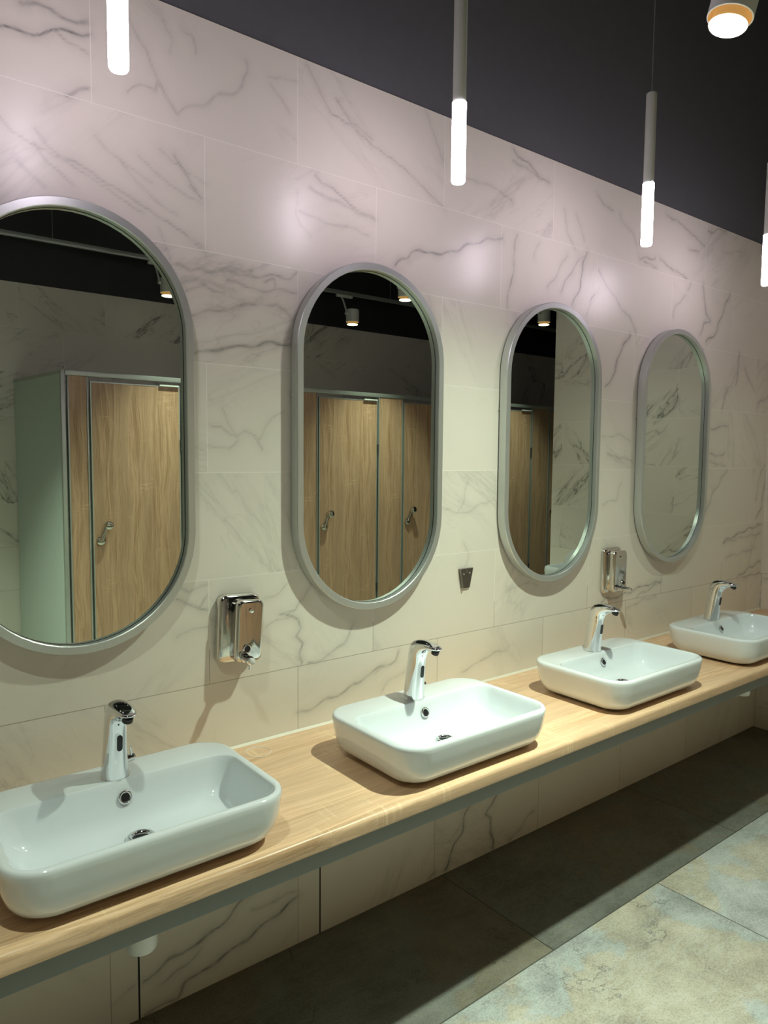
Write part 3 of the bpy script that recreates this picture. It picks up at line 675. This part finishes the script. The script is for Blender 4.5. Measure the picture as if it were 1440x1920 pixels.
def finish_spot(t, track, power, core=0):
    y, z = TRK[track]; dz = z - t.location.z; dy = y - t.location.y
    inv = t.rotation_euler.to_matrix().inverted()
    link('arm', tube([tuple(inv @ Vector((-0.07, dy, dz - 0.012))), tuple(inv @ Vector((-0.07, dy * .5, dz - 0.06))), (-0.068, 0, 0.10), (-0.066, 0, 0.065)], 0.007, 10), 'white', t)
    link('pivot', cyl((-0.072, 0, 0.065), (-0.050, 0, 0.065), 0.012, n=16), 'white', t)
    ad = box(-0.115, 0.045, dy - 0.014, dy + 0.014, dz - 0.024, dz - 0.001, 0.006); bmesh.ops.transform(ad, matrix=inv.to_4x4(), verts=ad.verts)
    link('adapter', ad, 'white', t)
    ld = bpy.data.lights.new('spot_light', 'SPOT'); ld.energy = power; ld.color = SPOT_COL
    ld.spot_size = math.radians(SPOT_CONE[track]); ld.spot_blend = 1.0; ld.shadow_soft_size = 0.028
    lo = bpy.data.objects.new('spot_light', ld); COL.objects.link(lo); lo.parent = t; lo.location = (0, 0, -0.026); lo.rotation_euler = inv.to_euler()
    if core:      # the reflector's bright core
        l2 = ld.copy(); l2.energy = core; l2.spot_size = math.radians(62)
        lo2 = bpy.data.objects.new('core_light', l2); COL.objects.link(lo2); lo2.parent = t; lo2.location = (0, 0, -0.026); lo2.rotation_euler = inv.to_euler()
SP = [('near', (1.838, -0.93, 2.640), 'white spotlight glowing at the top right over the basins'),
      ('near', (0.20, -0.93, 2.640), 'white spotlight over the nearest basin, outside the photo at the top left'),
      ('near', (3.45, -0.93, 2.640), 'white spotlight over the farthest basins, outside the photo at the right'),
      ('mid', (3.49, -2.33, 2.71), 'spotlight reflected at the top right of the second mirror'),
      ('mid', (5.06, -2.33, 2.715), 'spotlight reflected in the third mirror'),
      ('mid', (1.90, -2.33, 2.71), 'spotlight over the middle of the room above the nearest cubicles'),
      ('mid', (0.30, -2.33, 2.71), 'spotlight over the open floor behind the camera'),
      ('far', (2.04, -3.20, 2.678), 'spotlight reflected at the right rim of the nearest mirror'),
      ('far', (3.64, -3.20, 2.667), 'spotlight on a bent arm reflected at the left of the second mirror')]
for (trk, loc, lb), pw in zip(SP, (218, 50, 30, 210, 150, 210, 380, 25, 25)):
    s = make_spot(lb, loc, (math.radians(8), math.radians(11), 0) if loc[0] == 1.838 else (0, 0, 0))
    finish_spot(s, trk, pw, pw * (1.0 if pw == 55 else 0.45) if trk == "near" else 0)

# ------------------------------------------------------------------ soap dispensers
def xz(pts_cx, pts_cz, hw, hh, r, y, n=6):
    return [(p[0], y, p[1]) for p in [(q[0], q[1]) for q in rrect(pts_cx, pts_cz, hw, hh, r, 0, n)]]
def dispenser(label, X, Z, hw, hh, d1, d2, fx, fw, pump_x, lean):
    t = thing('soap_dispenser', label, 'soap dispenser', (X, 0, Z))
    t.rotation_euler.y = math.radians(lean)
    link('back_shell', loft([xz(0, 0, hw - i, hh - i, 0.022, y) for i, y in ((0.0, -0.0005), (0.0, -d1 * 0.6), (0.002, -d1 * 0.85), (0.006, -d1))]), 'steel', t, angle=50)
    loops = []
    for i, y in ((0.004, -d1 + 0.004), (0.004, -d1 - 0.004), (0.0035, -d2 * 0.75), (0.004, -d2 * 0.92), (0.007, -d2 * 0.98), (0.012, -d2)):
        loops.append(xz(fx, -0.002, fw - i, hh - 0.006 - i, 0.018, y))
    link('front_cover', loft(loops), 'steel', t, angle=50)
    px_, pz_ = fx + pump_x, -hh + 0.048
    link('sight_glass', cyl((px_, -d2 + 0.002, pz_), (px_, -d2 - 0.004, pz_), 0.0095, bm=None), 'black', t)
    link('sight_ring', torus((px_, -d2 - 0.002, pz_), 0.0105, 0.0025, (0, 1, 0), 24, 8), 'chrome', t)
    pm = link('pump', lathe([(0.014, 0.001), (0.013, -0.004), (0.009, -0.006), (0.009, -0.022), (0.012, -0.023), (0.012, -0.034), (0.007, -0.037)], (px_ - 0.006, -d2, pz_ - 0.026), 'y', 24), 'chrome', t)
    link('push_button', lathe([(0.006, -0.036), (0.0085, -0.038), (0.0085, -0.048), (0.006, -0.050)], (px_ - 0.006, -d2, pz_ - 0.026), 'y', 20), 'white' if d2 > .06 else 'chrome', pm)
    link('nozzle', cyl((px_ - 0.006, -d2 - 0.030, pz_ - 0.034), (px_ - 0.006, -d2 - 0.031, pz_ - 0.052), 0.0035, 0.0028, 12), 'chrome', pm)
    link('lock', lathe([(0.005, 0.0), (0.0065, -0.002), (0.0065, -0.005), (0.003, -0.006)], (fx, -d2 + 0.001, hh - 0.040), 'y', 16), 'chrome', t)
dispenser('large polished steel soap dispenser between the first and second mirrors', 0.950, 1.055, 0.064, 0.098, 0.028, 0.068, 0.0125, 0.0455, -0.009, 3.0)
dispenser('steel soap dispenser between the third and farthest mirrors', 2.777, 1.054, 0.065, 0.101, 0.018, 0.052, 0.0085, 0.052, 0.020, 0.0)

# ------------------------------------------------------------------ small wall bracket
def bracket():
    t = thing('wall_bracket', 'small dark wedge-shaped steel bracket with screws between second and third mirrors', 'bracket', (1.8785, 0, 1.105))
    def lp(y, i=0.0): return [(-0.036 + i, y, 0.037 - i), (0.035 - i, y, 0.037 - i), (0.018 - i, y, -0.036 + i), (-0.021 + i, y, -0.036 + i)]
    link('plate', loft([lp(-0.0005), lp(-0.006), lp(-0.0075, 0.0015)]), 'ironwork', t, smooth=False)
    bm = loft([[(-0.036, -0.0005, 0.037), (-0.030, -0.0005, 0.037), (-0.030, -0.015, 0.035), (-0.036, -0.015, 0.035)], [(-0.021, -0.0005, -0.036), (-0.015, -0.0005, -0.036), (-0.015, -0.013, -0.034), (-0.021, -0.013, -0.034)]])
    link('left_flange', bm, 'ironwork', t, smooth=False)
    for X, Z in ((-0.016, 0.018), (0.014, 0.020)):
        link('screw', lathe([(0.001, -0.0105), (0.0035, -0.0098), (0.0042, -0.007)], (X, 0, Z), 'y', 14), 'chrome', t)
    link('catch', loft([[(-0.006, -0.007, 0.021), (0.004, -0.007, 0.021), (-0.001, -0.007, 0.033)], [(-0.005, -0.011, 0.022), (0.003, -0.011, 0.022), (-0.001, -0.009, 0.031)]]), 'chrome', t, smooth=False)
bracket()
w_ = tag(link('water_ring', torus((0, 0, 0.0006), 0.036, 0.0013, n=48, sx=1.0), 'water', loc=(0.985, -0.068, CT)), 'faint clear water ring on the oak worktop beside the nearest basin', 'water ring')

# ------------------------------------------------------------------ toilet cubicles opposite (seen in the mirrors)
SY, SZ = -2.78, 2.045
t = thing('cubicle_side_panel', 'pale grey-green side panel of the cubicles, reflected in the nearest mirror', 'partition', (1.165, -3.2, 0.1))
link('board', loft([[(x, y, 0.0) for x, y in ((0.038, 0.405), (0.052, 0.405), (-0.028, -0.445), (-0.042, -0.445))], [(x, y, 1.925) for x, y in ((0.038, 0.405), (0.052, 0.405), (-0.028, -0.445), (-0.042, -0.445))]]), 'panel', t, smooth=False)
link('top_rail', loft([[(x, y, 1.925) for x, y in ((0.034, 0.408), (0.056, 0.408), (-0.024, -0.445), (-0.046, -0.445))], [(x, y, 1.945) for x, y in ((0.034, 0.408), (0.056, 0.408), (-0.024, -0.445), (-0.046, -0.445))]]), 'alu', t, smooth=False)
link('corner_post', box(0.032, 0.056, 0.400, 0.430, -0.1, 1.945, 0.002), 'alu', t)
doors = [(1.362, 1.937), (2.19, 2.765), (3.022, 3.583), (3.853, 4.42), (4.87, 5.447), (5.725, 6.30)]
t = thing('cubicle_top_rail', 'aluminium rail along the top of the cubicle fronts', 'rail', (3.9, SY, SZ - 0.03))
link('rail_profile', box(-2.68, 3.25, -0.016, 0.016, 0.0, 0.03, 0.003), 'alu', t)
fl = ['narrow oak filler panel beside the side panel, in the nearest mirror', 'oak filler panel between the first two cubicle doors', 'oak filler panel at the left edge of the second mirror', 'oak filler panel with hinges between two doors in the second mirror', 'wide oak filler panel before the third mirror doors', 'oak filler panel at the right of the doors in the third mirror', 'last oak filler panel at the end of the cubicles']
edges = [1.222] + [e for d in doors for e in d] + [7.15]
for i in range(0, len(edges), 2):
    a, b = edges[i] + 0.010, edges[i + 1] - 0.010
    t = thing('filler_panel', fl[i // 2], 'panel', ((a + b) / 2, SY, 0.0), 'oak filler panels of the cubicles')
    h = (b - a) / 2
    link('board', box(-h + 0.008, h - 0.008, -0.009, 0.009, 0.12, SZ - 0.032), 'oak_door', t)
    link('left_edge', box(-h, -h + 0.008, -0.014, 0.014, 0.12, SZ - 0.031, 0.002), 'alu', t)
    link('right_edge', box(h - 0.008, h, -0.014, 0.014, 0.12, SZ - 0.031, 0.002), 'alu', t)
    link('foot', cyl((0, 0, 0.0), (0, 0, 0.12), 0.016, n=16), 'alu', t)
def make_door(label, a, b):
    t = thing('cubicle_door', label, 'door', ((a + b) / 2, SY, 0.12), 'oak cubicle doors')
    h = (b - a) / 2 - 0.003; H = 1.868
    link('board', box(-h + 0.007, h - 0.007, -0.009, 0.009, 0.02, H - 0.007), 'oak_door', t)
    bm = box(-h, -h + 0.007, -0.011, 0.011, 0.013, H); box(h - 0.007, h, -0.011, 0.011, 0.013, H, bm=bm)
    box(-h + 0.007, h - 0.007, -0.011, 0.011, H - 0.007, H, bm=bm); box(-h + 0.007, h - 0.007, -0.011, 0.011, 0.013, 0.02, bm=bm)
    link('edge_trim', bm, 'alu', t, smooth=False)
    hd = link('handle', lathe([(0.012, 0.009), (0.010, 0.03), (0.024, 0.034), (0.025, 0.060), (0.020, 0.064)], (-h + 0.085, 0, 0.985), 'y', 24), 'steel', t)
    link('handle_arm', tube([(-h + 0.082, 0.028, 0.985), (-h + 0.060, 0.028, 0.935), (-h + 0.044, 0.024, 0.888)], 0.013, 12), 'steel', hd)
    link('lock', lathe([(0.026, 0.009), (0.026, 0.022), (0.020, 0.026), (0.006, 0.028)], (-h + 0.044, 0, 0.888), 'y', 24), 'steel', t)
    for z in (0.33, 1.45):
        link('hinge', cyl((h + 0.004, 0.014, z), (h + 0.004, 0.014, z + 0.07), 0.008, n=12), 'dark', t)
    link('glint_strip', box(h - 0.14, h - 0.01, 0.011, 0.028, H - 0.004, H + 0.006, 0.002), 'whiteplastic', t)  # white strip added to stand in for a glint at the door top
    return t
dl = ['oak cubicle door reflected in the nearest mirror', 'oak cubicle door second from the side panel', 'oak cubicle door reflected whole in the second mirror', 'oak cubicle door cut by the right rim in the second mirror', 'oak cubicle door at the left in the third mirror', 'oak cubicle door beside the marble edge in the third mirror']
for (a, b), lb in zip(doors, dl): make_door(lb, a, b)
for X in (2.06, 2.90, 3.72, 4.65, 5.59):
    t = thing('cubicle_divider', 'pale divider wall behind the cubicle fronts', 'partition', (X, -3.2, 0.12), 'dividers between cubicles')
    link('board', box(-0.009, 0.009, -0.44, 0.40, 0, 1.87), 'panel', t)

# ------------------------------------------------------------------ urinal on the end wall (its top shows in the third mirror)
def urinal(label, y, z=0.0):
    t = thing('urinal', label, 'urinal', (4.25, y, 0.45 + z), 'urinals on the end wall')
    L = []
    for x, hw, z0, z1, r in ((-0.001, 0.165, 0.0, 0.47, 0.10), (-0.05, 0.168, 0.0, 0.475, 0.11), (-0.10, 0.162, 0.0, 0.46, 0.12), (-0.125, 0.140, 0.02, 0.43, 0.12)):
        pts = [(x, p[0], p[1]) for p in rrect(0, (z0 + z1) / 2, hw, (z1 - z0) / 2, r, 0, 8)]
        L.append(pts)
    link('back_hood', loft(L), 'ceramic', t, angle=60)
    L = []
    for z_, hx, hy, cx, r in ((-0.05, 0.05, 0.07, -0.12, 0.05), (-0.02, 0.10, 0.12, -0.15, 0.08), (0.06, 0.145, 0.160, -0.165, 0.10), (0.20, 0.155, 0.172, -0.170, 0.09), (0.33, 0.158, 0.175, -0.172, 0.06), (0.352, 0.155, 0.172, -0.172, 0.06), (0.358, 0.145, 0.162, -0.172, 0.05), (0.350, 0.135, 0.150, -0.172, 0.05), (0.22, 0.115, 0.125, -0.165, 0.06), (0.08, 0.06, 0.08, -0.15, 0.05)):
        L.append(rrect(cx, 0, hx, hy, r, z_, 8))
    link('bowl', loft(L), 'ceramic', t, angle=60)
urinal('white ceramic urinal whose rim shows at the bottom of the third mirror', -1.19)
urinal('white ceramic urinal nearer the basin wall, beside the reflected one', -0.80)
